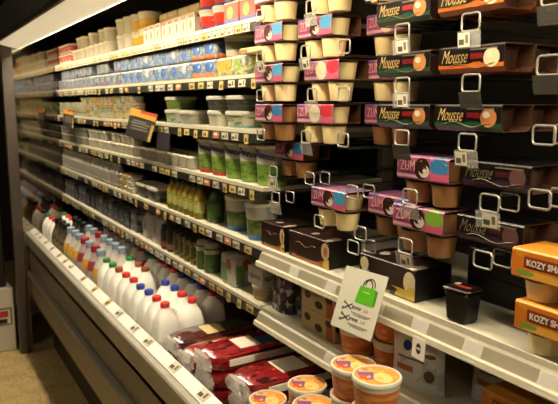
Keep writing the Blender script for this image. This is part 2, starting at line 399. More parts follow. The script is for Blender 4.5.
# hooks -----------------------------------------------------------
def ring(wd, ht, r=.007, n=4, x=0, top=True):
    pts = []
    for cy_, cz_, a0 in ((wd/2-r, ht-r, 0), (-wd/2+r, ht-r, 90), (-wd/2+r, r, 180), (wd/2-r, r, 270)):
        for k in range(n+1):
            a = math.radians(a0+90*k/n); pts.append((x, cy_+r*math.cos(a), cz_+r*math.sin(a)))
    return pts
HLOOP = tube('hook_loop', ring(.046, .034), .0021, CHROME, 6, True)
HRAIL = tube('hook_rail', [(0, 0, 0), (.55, 0, 0)], .0016, mat('dark_wire', '2e2b28', rough=.4, metal=.5), 5)
HPL = slab('hook_tag_holder', -.0025, 0, -.029, .029, -.034, 0, CLEAR)
HPD = slab('hook_tag_holder_dark', -.0025, 0, -.029, .029, -.034, 0, mat('smoked_plastic', '55524a', rough=.2, alpha=.75))
HTG = slab('hook_tag', -.0035, -.003, -.025, .012, -.031, -.003, TAGW)
HTGs = slab('hook_tag_small', -.0035, -.003, -.004, .027, -.031, -.003, TAGW)
def hook(label, y, z, x=.985, tag=None, double=True, loopdrop=.036):
    """z = height of the carrying rails"""
    t = thing('wire_hook', label, 'hook', (x, y, z), group='wire hooks of the dessert bay')
    lp = part('loop', HLOOP, t, (0, 0, -loopdrop))
    for s in (-1, 1): part('rail', HRAIL, t, (0, s*.0225, -.0035))
    if double: part('loop', HLOOP, t, (.045, -.012, -loopdrop), (0, 0, 0))
    if tag:
        h = part('tag_holder', HPD if tag == 'dark' else HPL, t, (-.003, 0, -loopdrop), (0, math.radians(R(-16, -4)), R(-.06, .06)))
        if tag in ('white', 'half'): part('price_tag', HTG if tag == 'white' else HTGs, h)
    return t

# ================================================================= dessert bay: columns and rows
ZR = [2.20, 2.081, 1.961, 1.842, 1.725, 1.607]      # sleeve bottoms, top row first
ROWN = ['topmost', 'second', 'third', 'fourth', 'fifth', 'lowest']
def put_mousse(P, word, y, row, col, tag, deep=2, x=1.0):
    z = ZR[row]
    for k in range(deep):
        spawn(P, '%s mousse pack, %s row, %s, %s' % (word, ROWN[row], col, 'in front' if k == 0 else 'behind the front one'), (x+.094*k, y, z), 0, 'mousse packs on hooks')
    hook('wire hook under the %s mousse pack, %s row, %s' % (word, ROWN[row], col), y-.02, z-.0025, tag=tag, double=row > 3)
GC, OC = 'left mousse column', 'right mousse column'
put_mousse(MGR, 'green', 1.118, 1, GC, 'white'); put_mousse(MGR, 'green', 1.112, 2, GC, 'white'); put_mousse(MGR, 'green', 1.108, 3, GC, 'dark')
put_mousse(MOR, 'orange', .918, 1, OC, 'half'); put_mousse(MOR, 'orange', .91, 2, OC, 'dark'); put_mousse(MGR, 'green', .912, 3, OC, 'half')
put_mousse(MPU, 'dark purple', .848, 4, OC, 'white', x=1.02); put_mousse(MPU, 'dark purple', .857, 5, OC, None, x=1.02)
def put_pud(P, word, y, row, col, tag=None, x=1.0, hk=True, rz=0):
    z = ZR[row]-.055
    spawn(P, '%s pudding pack, %s row, %s column of puddings' % (word, ROWN[row], col), (x, y, z), rz, 'pudding packs on hooks')
    if hk: hook('wire hook under the %s pudding pack, %s row, %s column' % (word, ROWN[row], col), y+.02, z-.0025, tag=tag, loopdrop=-.002, double=False, x=min(x-.015, .985))
for row, P, wd in ((0, PV, 'vanilla pink'), (1, PS, 'blue-cornered pink'), (2, PS, 'blue-cornered pink'), (3, PC, 'blue-cornered pink'), (4, PC, 'dim blue-cornered pink')):
    put_pud(P, wd, 1.655 if row == 4 else 1.672, row, 'far left', 'white' if row in (1, 4) else None, x=1.03 if row == 4 else .965)
for row, P, wd, yy in ((0, PV, 'vanilla pink', 1.45), (1, PS, 'chocolate-swirl pink', 1.475), (2, PV, 'red-cornered vanilla pink', 1.44), (3, PV, 'tilted vanilla pink', 1.47), (5, PS, 'blue-cornered pink', 1.40)):
    put_pud(P, wd, yy, row, 'middle', 'white' if row == 1 else (None if row == 5 else 'clear'), rz=.06 if row == 3 else 0)
put_pud(PC, 'pushed-back pink', 1.294, 3, 'third', None, x=1.106)
put_pud(PV, 'pushed-back vanilla pink', 1.294, 1, 'third', None, x=1.106); put_pud(PV, 'pushed-back vanilla pink', 1.294, 2, 'third', None, x=1.106)
put_pud(PC, 'pushed-back pink', 1.213, 5, 'third', None, x=1.06)
put_pud(PC, 'blue-cornered caramel pink', 1.035, 4, 'near', 'clear'); put_pud(PG, 'green-cornered caramel pink', 1.045, 5, 'near', 'white')
put_pud(PV, 'vanilla pink', 1.19, 0, 'fourth', None)
hook('empty wire hook in the fifth row, beside the far left puddings', 1.47, 1.705, tag=None); hook('empty wire hook in the fifth row, left of the caramel pudding', 1.27, 1.69, tag=None)
hook('empty wire hook above the dark brown boxes', 1.66, 1.625, tag='clear'); hook('empty wire hook with bare loop below the pushed-back pink pudding', 1.262, 1.545, tag=None)
for i, z in enumerate((2.105, 1.985, 1.862, 1.745)):
    hook('wire hook at the right edge, %s from the top' % ORD[i], .715, z, tag='dark' if i < 2 else None)

# ================================================================= yogurts and tubs of the left bay
def blot(name, base, *ls, **k): return mat(name, base, layers=list(ls), rough=.45, **k)
def fill(proto, fmt, ya, yb, step, z, x=1.02, tiers=1, h=0, jit=.003, group=None, xj=.006, rows=1, xs=.1, skip=0, tw=.03, words=None):
    dxs = .016 if x > 1.03 else .008
    """row of copies from the mirrored end (yb) towards the viewer"""
    n = int((yb-ya)/step+.001); i = 0
    TN = ('bottom', 'second', 'third', 'top') if tiers > 2 else ('lower', 'upper')
    for c in range(n):
        for rr in range(rows):
            for t in range(tiers):
                if skip and t and random.random() < skip: continue
                j = random.randrange(len(proto)) if isinstance(proto, list) else 0
                lb = fmt.format(n=ORD[c], k=words[j] if words else '') + ((', %s tier' % TN[t]) if tiers > 1 else '') + (', back row' if rr else '')
                protos = proto if isinstance(proto, list) else [proto]
                spawn(protos[j], lb, (x-dxs+rr*xs+R(0, xj), yb-step*(c+.5)+R(-jit, jit)*.4, z+t*h), R(-tw, tw), group)

# --- shelf 1
whiteT = tub_proto('sour_cream_tub', .052, .072, blot('tub_white_a', 'd2c8b2', ('r', .5, .5, .16, .26, 'd8c8a8'), ('n', 6, .62, 'b8a888')), LIDW)
redT = tub_proto('cream_cheese_tub', .046, .066, blot('tub_red_a', 'c8483c', ('n', 5, .55, 'e8d0c0'), ('r', .5, .2, .5, .1, 'f0e2d0')), LIDW)
tallT = tub_proto('cottage_cheese_tub', .056, .082, blot('tub_white_b', 'dad2be', ('e', .5, .5, .1, .25, 'd0a860'), ('n', 5, .66, 'c8c0a8')), LIDW)
yelT = tub_proto('ricotta_tub', .056, .080, blot('tub_yellow', 'e6b63c', ('r', .5, .80, .5, .14, 'f2e8cc'), ('n', 6, .6, 'c8902c'), ('r', .5, .45, .12, .14, '6a4a20')), LIDW)
smallC = carton('cream_carton', .072, .07, .078, blot('carton_white_red', 'ddd3c2', ('r', .5, .5, .44, .45, 'd88a7a'), ('r', .5, .5, .40, .42, 'ddd5c4'), ('e', .5, .42, .16, .26, '6f7a4a'), ('r', .5, .84, .34, .07, 'b03a30')))
goldC = carton('egg_carton', .11, .09, .07, blot('carton_gold', 'd8b45c', ('n', 3, .55, 'c09a48'), ('r', .5, .8, .46, .12, 'ede0b8')))
paleC = carton('butter_carton', .10, .09, .07, blot('carton_pale', 'd9d3a4', ('r', .5, .4, .3, .2, '8aa060'), ('n', 4, .6, 'c8bc80')))
rwT = tub_proto('whipped_topping_tub', .058, .074, blot('tub_red_white', 'f0e6da', ('r', .5, .46, .5, .30, 'd83a24'), ('r', .5, .08, .5, .09, '4a50b0'), ('n', 7, .68, 'f0d8c8')), mat('lid_offwhite', 'ece4d8'))
rgC = carton('topping_carton', .108, .09, .074, blot('carton_red_green', 'dc4428', ('r', .5, .08, .5, .1, '5a58b0'), ('e', .42, .5, .2, .3, '6ab04a'), ('e', .46, .55, .09, .14, 'd8c840'), ('r', .5, .95, .5, .06, 'f0e4d8')))
wbC = carton('dip_carton', .105, .09, .07, blot('carton_white_blue', 'efe8e4', ('r', .45, .5, .3, .24, '4a56b4'), ('r', .8, .3, .16, .18, 'c84040')))
g = 'tubs on the top shelf'
fill(redT, '{n} red tub from the mirrored end, top shelf', 4.40, 4.86, .098, S1+.001, 1.07, 2, .0665, group=g)
fill(whiteT, '{n} small white tub after the red ones, top shelf', 3.42, 4.40, .109, S1+.001, 1.07, 2, .0725, group=g, skip=.25)
fill(tallT, '{n} larger white tub before the yellow ones, top shelf', 3.17, 3.42, .12, S1+.001, 1.08, 2, .0825, group=g)
fill(yelT, '{n} yellow-banded tub from the mirrored end, top shelf', 2.92, 3.17, .12, S1+.001, 1.08, 2, .0805, group=g)
fill(smallC, '{n} small white carton with red frame, top shelf', 2.30, 2.92, .076, S1+.001, 1.01, 1, .0785, group='cartons on the top shelf')
fill([goldC, paleC], '{k} carton, {n} from the yellow tubs, behind small cartons', 2.36, 2.92, .115, S1+.001, 1.10, 2, .0705, words=('gold', 'pale green'), group='cartons on the top shelf')
fill([rwT], '{n} red and white tub nearest the pudding bay, top shelf', 2.05, 2.30, .121, S1+.001, 1.07, 2, .0745, group=g)
fill([rgC, rgC], '{n} red carton with green emblem, top shelf', 1.80, 2.05, .115, S1+.001, 1.01, 1, .0745, group='cartons on the top shelf')
fill([wbC, rgC], '{k} carton, {n} of those stacked on red cartons, top shelf', words=('white and blue', 'green-emblem red'), ya=1.80, yb=2.05, step=.115, z=S1+.0765, x=1.01, tiers=1, h=.0705, group='cartons on the top shelf')

# --- shelf 2
def bluepack(tag, *ls, base='aab0b2'):
    m = blot('yogurt_pack_'+tag, base, ('n', 4, .52, '7c8ca0'), *ls, ('n', 11, .64, '2a3658'), ('n', 13, .66, 'd2d2c6'))
    b = box('yogurt_pack_'+tag, .112, .09, .066, m, .009)
    return ('yogurt_multipack', 'yogurt pack', [('carton', b)])
BL = [bluepack('a', ('e', .4, .5, .26, .36, '3a68b4'), ('r', .7, .25, .2, .14, '4a86d0'), ('n', 9, .66, '22386a')), bluepack('b', ('e', .6, .45, .3, .34, '4d7cc0'), ('e', .3, .7, .12, .2, '20305c'), ('n', 8, .66, 'c8a860')),
      bluepack('c', ('r', .5, .3, .4, .16, '5a82b8'), ('e', .5, .62, .2, .3, 'e0dcd0'), ('n', 9, .62, '3c5a90'), ('e', .75, .6, .1, .2, '7a5a86'))]
BO = bluepack('orange', ('e', .5, .58, .34, .34, '2f72c8'), ('n', 7, .6, '1f4a90'), ('e', .62, .66, .07, .12, 'd0d8e0'), ('r', .5, .14, .42, .14, 'dc7a3a'))
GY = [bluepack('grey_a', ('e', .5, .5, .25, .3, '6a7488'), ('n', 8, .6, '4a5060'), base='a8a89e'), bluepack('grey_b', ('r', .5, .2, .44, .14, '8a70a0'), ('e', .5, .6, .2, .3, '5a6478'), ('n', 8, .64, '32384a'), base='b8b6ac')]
GRP = bluepack('lemon', ('e', .5, .5, .3, .36, '9ab04a'), ('n', 6, .6, 'e0d8a0'), base='d8c860'); YLP = bluepack('yellow', ('r', .5, .5, .46, .3, 'e6a820'), ('n', 6, .62, 'f0cc50'), base='e2b840')
g = 'yogurt multipacks on the second shelf'
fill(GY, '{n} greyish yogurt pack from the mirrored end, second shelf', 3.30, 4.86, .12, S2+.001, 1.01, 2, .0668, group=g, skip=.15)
fill(BL, '{n} blue yogurt pack nearer the viewer, second shelf', 2.36, 3.30, .117, S2+.001, 1.01, 2, .0668, group=g, skip=.05)
fill(BO, '{n} blue yogurt pack with orange strip, second shelf', 2.125, 2.36, .117, S2+.001, 1.01, 2, .0668, group=g)
fill([GRP, YLP], '{k} yogurt pack, {n} after the orange-striped ones, second shelf', words=('lemon green', 'bright yellow'), ya=1.79, yb=2.125, step=.112, z=S2+.001, x=1.01, tiers=1, h=.067, group=g)
bandT = tub_proto('yogurt_tub', .062, .078, blot('tub_grey_band', 'ded8c8', ('r', .5, .55, .5, .2, '6f766a'), ('r', .5, .55, .12, .07, 'd8d4c8')), LIDW)
spawn(bandT, 'white round tub with grey band on top of green pack, second shelf', (1.075, 2.06, S2+.0685))
flatY = ('yogurt_multipack', 'yogurt pack', [('carton', box('flat_pack', .17, .08, .022, blot('flat_pack_lemon', 'd9cf9a', ('r', .2, .5, .16, .4, 'd86a3a'), ('n', 5, .6, 'b8bc70')), .005))])
spawn(flatY, 'flat pale yellow pack lying on the yellow yogurt packs, second shelf', (1.015, 1.875, S2+.0685))

# --- shelf 3
def cupstack(tag, lidc, body='d8d4b8'):
    return ('yogurt_cup', 'yogurt cup', [('cup', rnd('cup_'+tag, [(.030, 0), (.033, .003), (.036, .026)], blot('cup_print_'+tag, body, ('n', 6, .55, lidc)), 14)), ('lid', rnd('cup_lid_'+tag, [(.038, .026), (.038, .029), (.036, .030)], mat('lid_'+tag, lidc, rough=.35), 14))])
CS = [cupstack('y', 'd8b448'), cupstack('g', '8ea050'), cupstack('o', 'c87a38'), cupstack('w', 'd8d2c0'), cupstack('gy', '8a8a80')]
fill([CS[4], CS[3], CS[1]], '{n} small yogurt cup stack from the mirrored end, third shelf', 4.2, 4.86, .08, S3+.001, 1.045, 3, .0305, group='small yogurt cups on the third shelf')
fill(CS, '{n} bright-lidded yogurt cup stack before the hanging card, third shelf', 3.08, 4.2, .08, S3+.001, 1.045, 4, .0305, group='small yogurt cups on the third shelf')
RIM = mat('grey_rim', 'b9b5a4', rough=.4)
greenR = rect_tub('salad_tub', .155, .11, .058, blot('tub_green_label', 'c9c6b4', ('r', .5, .45, .26, .36, '8fae34'), ('n', 7, .58, '6f9430'), ('r', .5, .1, .5, .08, '7ab0b8')), RIM)
greyR = rect_tub('salad_tub', .12, .11, .056, blot('tub_grey', 'a3a294', ('n', 5, .6, '7a7a6c')), RIM)
darkR = rect_tub('salad_tub', .155, .11, .054, blot('tub_smoked', '59594c', ('n', 5, .56, '34362a')), RIM)
whiteR = rect_tub('salad_tub', .105, .11, .058, blot('tub_white_c', 'd6d0be', ('n', 5, .64, 'b0aa94')), RIM)
leafR = rect_tub('salad_tub', .14, .11, .054, blot('tub_leaf', '7f9a3a', ('n', 5, .55, '546f28')), RIM)
for P, y, z, lb in ((greenR, 2.60, 0, 'clear tub with green label beside the hanging card, third shelf'), (leafR, 2.60, .0595, 'leafy green tub on top of the green-labelled tub, third shelf'), (greyR, 2.445, 0, 'plain grey tub right of green-labelled tub, third shelf'),
                    (whiteR, 2.165, 0, 'narrow whitish tub left of the wide green-labelled tub, third shelf'), (greenR, 1.985, 0, 'wide clear tub with green label next to puddings, third shelf'), (darkR, 1.985, .0595, 'smoky tub stacked on the wide green-labelled tub, third shelf'),
                    (darkR, 2.15, .0595, 'smoky tub stacked on the narrow whitish tub, third shelf')):
    spawn(P, lb, (1.055, y, S3+.001+z), 0, 'salad tubs on the third shelf')

# --- shelf 4
cupW = ('cream_cup', 'cream cup', [('cup', rnd('creamer', [(.030, 0), (.034, .004), (.038, .046)], blot('creamer_print', 'bdb6a2', ('r', .5, .5, .2, .2, '9a927e'), ('n', 5, .64, 'b8b09a')), 14)), ('lid', rnd('creamer_lid', [(.040, .046), (.040, .051), (.037, .053)], LIDW, 14))])
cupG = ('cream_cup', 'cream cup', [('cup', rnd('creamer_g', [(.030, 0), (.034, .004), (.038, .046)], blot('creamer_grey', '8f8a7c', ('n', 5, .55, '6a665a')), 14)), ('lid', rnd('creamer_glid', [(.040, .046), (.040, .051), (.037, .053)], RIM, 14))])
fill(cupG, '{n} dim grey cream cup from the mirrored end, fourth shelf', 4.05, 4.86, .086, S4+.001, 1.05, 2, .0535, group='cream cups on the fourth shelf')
fill(cupW, '{n} white cream cup after the grey ones, fourth shelf', 3.10, 4.05, .086, S4+.001, 1.05, 2, .0535, group='cream cups on the fourth shelf', skip=.1)
fill(cupW, '{n} white cream cup in the single row, fourth shelf', 2.36, 3.06, .086, S4+.001, 1.05, 1, .0535, group='cream cups on the fourth shelf', rows=2, xs=.095)
def bigyog(tag, low, blob):
    m = blot('big_yogurt_'+tag, 'cfcaba', ('r', .5, .28, .5, .30, '7d9c3c'), ('n', 9, .56, '4f7a34'), ('r', .5, .78, .5, .21, 'cfcaba'), ('e', .44, .34, .07, .17, blob), ('e', .56, .25, .06, .14, 'd8cf90'), ('r', .5, .05, .5, .07, low))
    tx = text('Dannon', .082, .024, mat('navy_lettering', '27305c', rough=.5), shear=.3, bold=.03, r=.057, spin=-.18)
    return tub_proto('yogurt_tub', .058, .136, m, LIDW, .88, ('lettering', tx, (0, 0, .103), (0, 0, 0)), seg=26)
BY = [bigyog('red', 'c03a34', 'c8584a'), bigyog('green', '8aa848', 'b84034'), bigyog('lime', '9ab84c', 'd8d890')]
for i, (P, y, d) in enumerate(((BY[0], 2.292, 'red-based'), (BY[0], 2.17, 'red-based'), (BY[1], 2.048, 'green'), (BY[1], 1.927, 'green'), (BY[2], 1.806, 'pale green'))):
    spawn(P, '%s large %s yogurt tub from the left, fourth shelf' % (ORD[i], d), (1.060, y, S4+.001), R(.4, .6), 'large yogurt tubs on the fourth shelf')

# --- shelf 5, left bay
def bottle(name, r, h, body, capm, label=None, cat='bottle'):
    ps = [('body', rnd(name+'_b', [(r*.9, 0), (r, .006), (r, h*.58), (r*.85, h*.68), (r*.45, h*.84), (r*.42, h*.9)], body, 16)), ('cap', rnd(name+'_cap', [(r*.5, h*.885), (r*.5, h*.985), (r*.42, h)], capm, 12))]
    if label: ps.append(('label', rnd(name+'_l', [(r*1.012, h*.18), (r*1.012, h*.55)], label, 16, cap0=False, cap1=False)))
    return (name, cat, ps)
capW = mat('cap_white', 'e6dfd0')
striB = bottle('drink_bottle', .028, .135, blot('bottle_stripe', 'c9c3b2', ('n', 3, .56, '8e8a80')), capW, blot('bottle_stripe_label', '9c988c', ('r', .5, .5, .12, .5, 'dcd6c4')))
yelB = bottle('dressing_bottle', .027, .140, blot('bottle_yellow', 'b99a34', ('n', 4, .55, '7f7a2a')), mat('cap_green', '3c4a22'), blot('bottle_yellow_label', 'c8c070', ('r', .5, .4, .2, .4, 'd87a2c'), ('n', 6, .6, '6f8a30')))
grnB = bottle('dressing_bottle', .034, .138, blot('bottle_green', '36561f', ('n', 4, .55, '5d7c2c')), BLACK, blot('bottle_green_label', '5a7a30', ('r', .5, .5, .2, .4, '8a2a24')))
fill(striB, '{n} pale striped drink bottle from the mirrored end, fifth shelf', 3.42, 4.86, .0625, S5+.001, 1.04, 1, group='pale bottles on the fifth shelf')
fill([CS[0], CS[3]], '{n} small cup stack between bottles and clear tub, fifth shelf', 3.16, 3.40, .08, S5+.001, 1.045, 3, .0305, group='small cups on the fifth shelf')
fill(rect_tub('berry_tub', .15, .12, .07, blot('tub_berry', '6c6a58', ('n', 5, .5, '3e402e'), ('r', .5, .5, .14, .3, 'c8c2ac')), mat('rim_pale', 'cfcab8')), '{n} clear rectangular tub with pale rim, fifth shelf', 2.72, 3.14, .165, S5+.001, 1.075, 1, group='rectangular tubs on the fifth shelf')
fill(yelB, '{n} yellow-green dressing bottle before the dips, fifth shelf', 2.30, 2.68, .061, S5+.001, 1.04, 1, group='dressing bottles on the fifth shelf')
spawn(grnB, 'dark green bottle between yellow bottles and dip tubs, fifth shelf', (1.05, 2.245, S5+.001)); 
def dip(tag):
    m = blot('dip_'+tag, 'cac5b6', ('r', .5, .36, .5, .25, '6e8534'), ('n', 7, .56, '46602a'), ('r', .5, .82, .5, .2, 'cac5b6'), ('e', .5, .56, .12, .1, '2c3424'), ('e', .55, .3, .08, .14, 'd8d09a'), ('r', .5, .06, .5, .09, '3a86c8'))
    return tub_proto('dip_tub', .060, .128, m, LIDW, .84, seg=26)
DP = dip('a')
spawn(DP, 'white dip tub with blue base right of the green bottle, fifth shelf', (1.075, 2.075, S5+.001), .2); spawn(DP, 'white dip tub with blue base beside the brown boxes, fifth shelf', (1.06, 1.885, S5+.001), -.1)
spawn(DP, 'white dip tub pushed back behind the dressing bottles, fifth shelf', (1.20, 2.165, S5+.001), .1)

# --- shelf 5, dessert boxes
def brown(tag, w, h=.082):
    f = mat('dessert_box_'+tag, '35201a', layers=[('r', .55, .10, .45, .14, 'b0602c'), ('e', .40, .22, .4, .12, '35201a'), ('e', .92, .62, .09, .30, 'ead0a4'), ('e', .93, .6, .05, .18, 'c87a4a'), ('e', .97, .15, .1, .2, 'e8c860'), ('n', 4, .66, '5a2c20')], rough=.3, coat=.3)
    tp = mat('dessert_box_top_'+tag, '3a2420', layers=[('e', .93, .25, .09, .2, 'f0dcb4'), ('e', .45, .3, .06, .12, 'e6d8c8'), ('n', 5, .62, '7a3a2c')], rough=.3, coat=.3)
    side = mat('dessert_box_side', '0f0d0c', rough=.4)
    ln = tube('box_swirl_'+tag, [(-.0012, w*.3-w*.5*i/10, h*.6+.006*math.sin(i*.9)) for i in range(11)], .0006, mat('swirl_line', 'a8845a'), 4)
    return ('dessert_box', 'dessert box', [('carton', box('dessert_box_'+tag, w, .12, h, [f, tp, side], .0015, {'front': 0, 'top': 1, 'near': 2, 'far': 2, 'back': 2, 'bottom': 2})), ('swirl_line', ln)])
spawn(brown('a', .145), 'dark brown dessert box beside the dip tub, fifth shelf', (1.01, 1.725, S5+.001)); spawn(brown('b', .215), 'long dark brown dessert box in the middle, fifth shelf', (1.01, 1.515, S5+.001))
b3 = mat('dessert_box_cream', '2e1c16', layers=[('r', .5, .10, .5, .2, 'd8b84c'), ('e', .35, .2, .35, .14, '3a241c'), ('e', .9, .55, .1, .34, 'ecdcb0'), ('e', .1, .7, .08, .22, 'ecdcb0'), ('e', .94, .2, .1, .24, 'e6c650'), ('e', .62, .12, .05, .14, '1c120e')], rough=.3, coat=.3)
b3t = mat('dessert_box_cream_top', '2a1b18', layers=[('e', .92, .2, .09, .2, 'ecdcb0'), ('e', .2, .5, .08, .2, 'e0d4c0'), ('n', 5, .62, '4a2c24')], rough=.3, coat=.3)
spawn(carton('dessert_box', .215, .12, .08, [b3, b3t, MATS['dessert_box_side']], 'dessert box', {'front': 0, 'top': 1, 'near': 2, 'far': 2, 'back': 2, 'bottom': 2}), 'brown dessert box with cream swirls behind the white card, fifth shelf', (1.015, 1.165, S5+.001))
cupB = box('dark_cup', .064, .056, .070, mat('black_tray', '0e0c0b', rough=.35), .006, taper=.16)
lidB = box('dark_cup_lid', .067, .059, .007, mat('dark_lid_print', '1a1210', layers=[('r', .5, .5, .3, .1, 'a8382c'), ('e', .15, .7, .1, .14, 'd8d0c0')], rough=.3), .002)
spawn(('pudding_cup', 'dessert cup', [('cup', cupB), ('lid', lidB, (-.0015, 0, .070), (0, 0, 0))]), 'single black square dessert cup standing alone at shelf edge', (.993, .915, S5+.001), .06)
blk = carton('black_carton', .19, .13, .062, mat('black_carton_print', '141110', layers=[('r', .5, .5, .4, .1, '2a201c'), ('n', 5, .64, '1f1917')], rough=.4), 'dessert box')
for k in range(2): spawn(blk, '%s of two stacked plain black boxes at the shelf back' % ('lower', 'upper')[k], (1.17, .945, S5+.001+k*.0625))
spawn(blk, 'plain black box right of the two stacked black boxes', (1.18, .735, S5+.001))
spawn(KOZY, 'lower orange rice pudding pack of the pair, fifth shelf', (.985, .668, S5+.001)); spawn(KOZY, 'upper orange rice pudding pack stacked on another, fifth shelf', (.985, .682, S5+.102))

# --- shelf 6
darkP = carton('cheese_pack', .10, .09, .10, blot('pack_dark', '3a3634', ('r', .5, .5, .3, .3, '7f8696'), ('n', 5, .55, '22201e')), 'cheese pack')
bluP = carton('cheese_pack', .10, .09, .11, blot('pack_blue_white', '8f96a4', ('n', 4, .5, '3c4456'), ('r', .5, .7, .3, .12, 'ccccc8')), 'cheese pack')
fill([darkP, bluP], '{n} dark cheese pack from the mirrored end, sixth shelf', 3.14, 4.86, .106, S6+.001, 1.02, 1, group='cheese packs on the sixth shelf')
def bag(name, wd, th, h, m, cat='bag', crimp=.06, nx=12, nz=14):
    """filled film bag: two sheets joined at the side seams, fat below, crimped flat on top; print lies flat on the sheets"""
    bm = bmesh.new(); uvl = bm.loops.layers.uv.verify(); G = {}
    def bul(u, v):
        side = max(0, 1-abs(2*u-1)**3.2)**.7
        vert = 1 if v < .5 else max(0, 1-((v-.5)/(.5-crimp))**2)**.6 if v < 1-crimp else 0
        return max(.0012, th/2*side*vert*(1+.10*math.sin(9*u+5*v)*math.cos(7*v-3*u)))
    for sd in (-1, 1):
        for i in range(nx+1):
            for k in range(nz+1):
                u, v = i/nx, k/nz
                wv = wd*(1-.05*math.sin(math.pi*v))
                G[sd, i, k] = bm.verts.new((sd*bul(u, v), (.5-u)*wv, h*v))
        for i in range(nx):
            for k in range(nz):
                q4 = [(i, k), (i+1, k), (i+1, k+1), (i, k+1)]
                f = bm.faces.new([G[sd, a_, b_] for a_, b_ in (q4 if sd < 0 else q4[::-1])])
                for lp, (a_, b_) in zip(f.loops, (q4 if sd < 0 else q4[::-1])): lp[uvl].uv = (a_/nx, b_/nz)
    for k in range(nz):
        for i in (0, nx):
            bm.faces.new((G[-1, i, k], G[-1, i, k+1], G[1, i, k+1], G[1, i, k]))
    for i in range(nx):
        for k in (0, nz): bm.faces.new((G[-1, i, k], G[1, i, k], G[1, i+1, k], G[-1, i+1, k]))
    bmesh.ops.recalc_face_normals(bm, faces=bm.faces[:])
    return (name, cat, [('bag', finish(name+'_m', bm, m, True))])
whB = bag('cheese_bag', .14, .08, .13, blot('bag_white', 'd2ccc0', ('n', 4, .58, 'a09c98'), ('e', .5, .4, .1, .2, '7f8aa4')))
fill(whB, '{n} white shredded cheese bag, sixth shelf', 2.80, 3.12, .15, S6+.001, 1.07, 1, group='white cheese bags on the sixth shelf')
def jar(name, r, h, m, lid): return (name, 'jar', [('body', rnd(name+'_b', [(r*.92, 0), (r, .006), (r, h*.82), (r*.86, h*.87)], m, 16)), ('lid', rnd(name+'_l', [(r*.9, h*.865), (r*.9, h*.99), (r*.85, h)], lid, 16))])
fill(jar('dark_jar', .034, .115, blot('jar_dark', '2e201a', ('r', .5, .25, .5, .12, 'a05a3c'), ('n', 5, .6, '4a3a2c')), BLACK), '{n} dark brown jar beside the white bags, sixth shelf', 2.64, 2.79, .073, S6+.001, 1.05, 1, group='dark jars on the sixth shelf')
fill(jar('relish_jar', .031, .112, blot('jar_yellow', '9a8a34', ('n', 5, .52, '4a4420'), ('r', .5, .45, .2, .2, 'c8b860')), BLACK), '{n} yellow relish jar, sixth shelf', 2.38, 2.64, .065, S6+.001, 1.05, 1, group='relish jars on the sixth shelf')
fill(jar('pickle_can', .034, .118, blot('can_green', '4c6a30', ('r', .5, .85, .5, .08, 'c8c8b0'), ('r', .5, .5, .1, .4, 'b8c488'), ('n', 5, .62, '2e4420')), RIM), '{n} green pickle jar, sixth shelf', 2.16, 2.37, .075, S6+.001, 1.05, 1, group='pickle jars on the sixth shelf')
spawn(carton('cheese_pack', .115, .09, .115, blot('pack_red_green', 'cfc8ba', ('e', .6, .7, .2, .2, 'c04a3c'), ('r', .3, .4, .2, .3, '6f9a60'), ('n', 6, .62, '9a9284')), 'cheese pack', bev=.008), 'white pack with red emblem next to green jars, sixth shelf', (1.01, 2.065, S6+.001))
spawn(carton('cheese_pack', .11, .09, .115, blot('pack_grey', '55545a', ('n', 5, .6, '38363c')), 'cheese pack', bev=.006), 'grey pack behind the red-emblem pack, sixth shelf', (1.115, 2.0, S6+.001))
beige = tub_proto('spread_tub', .046, .052, blot('tub_beige', 'c8a878', ('n', 5, .6, 'a88858')), mat('lid_beige', 'd8c8a0'))
for i, x in enumerate((1.052, 1.15)): spawn(beige, '%s beige spread tub under the white carton, sixth shelf' % ('front', 'rear')[i], (x, 1.85, S6+.001), 0, 'beige tubs on the sixth shelf')
spawn(carton('cheese_pack', .105, .075, .062, blot('pack_white_beige', 'd9d3c4', ('r', .5, .5, .4, .1, '9a9486'), ('e', .3, .4, .06, .1, '6a655a')), 'cheese pack'), 'white carton resting on a beige tub, sixth shelf', (1.012, 1.85, S6+.054))
purB = bag('snack_bag', .115, .05, .14, blot('bag_purple', '6a5a74', ('n', 5, .5, '35283c'), ('n', 7, .6, 'd8d0c8'), ('e', .5, .7, .1, .1, 'c8b070')))
for i, (y, x) in enumerate(((1.70, 1.04), (1.60, 1.07), (1.67, 1.15))): spawn(purB, '%s purple and white snack bag, sixth shelf' % ('left front', 'right front', 'rear')[i], (x, y, S6+.001), R(-.2, .2), 'purple snack bags on the sixth shelf')
crm = mat('cream_box_print', 'd6bd86', layers=[('e', .2, .62, .1, .17, '3a2018'), ('e', .55, .35, .12, .17, '3a2018'), ('r', .88, .35, .1, .34, 'c05a34'), ('e', .85, .75, .1, .15, '4a2a1c'), ('r', .5, .95, .5, .05, 'e8d070')], rough=.4)
CB = carton('cookie_box', .17, .07, .070, crm, 'cookie box')
for k in range(2): spawn(CB, '%s cream box with dark spots, sixth shelf stack' % ('lower', 'upper')[k], (1.005, 1.455, S6+.001+k*.0705), 0, 'cream boxes on the sixth shelf')
CBd = carton('cookie_box', .15, .07, .070, mat('olive_box_print', '8d7a4a', layers=[('e', .3, .5, .12, .17, '2c1a12'), ('r', .8, .5, .14, .3, '6f7a3a')], rough=.4), 'cookie box')
spawn(CBd, 'olive box behind the cream boxes, sixth shelf', (1.10, 1.46, S6+.001), 0); spawn(CBd, 'olive box on top of the other olive box, sixth shelf', (1.10, 1.46, S6+.072), 0)
SHADE_SCALE = .9
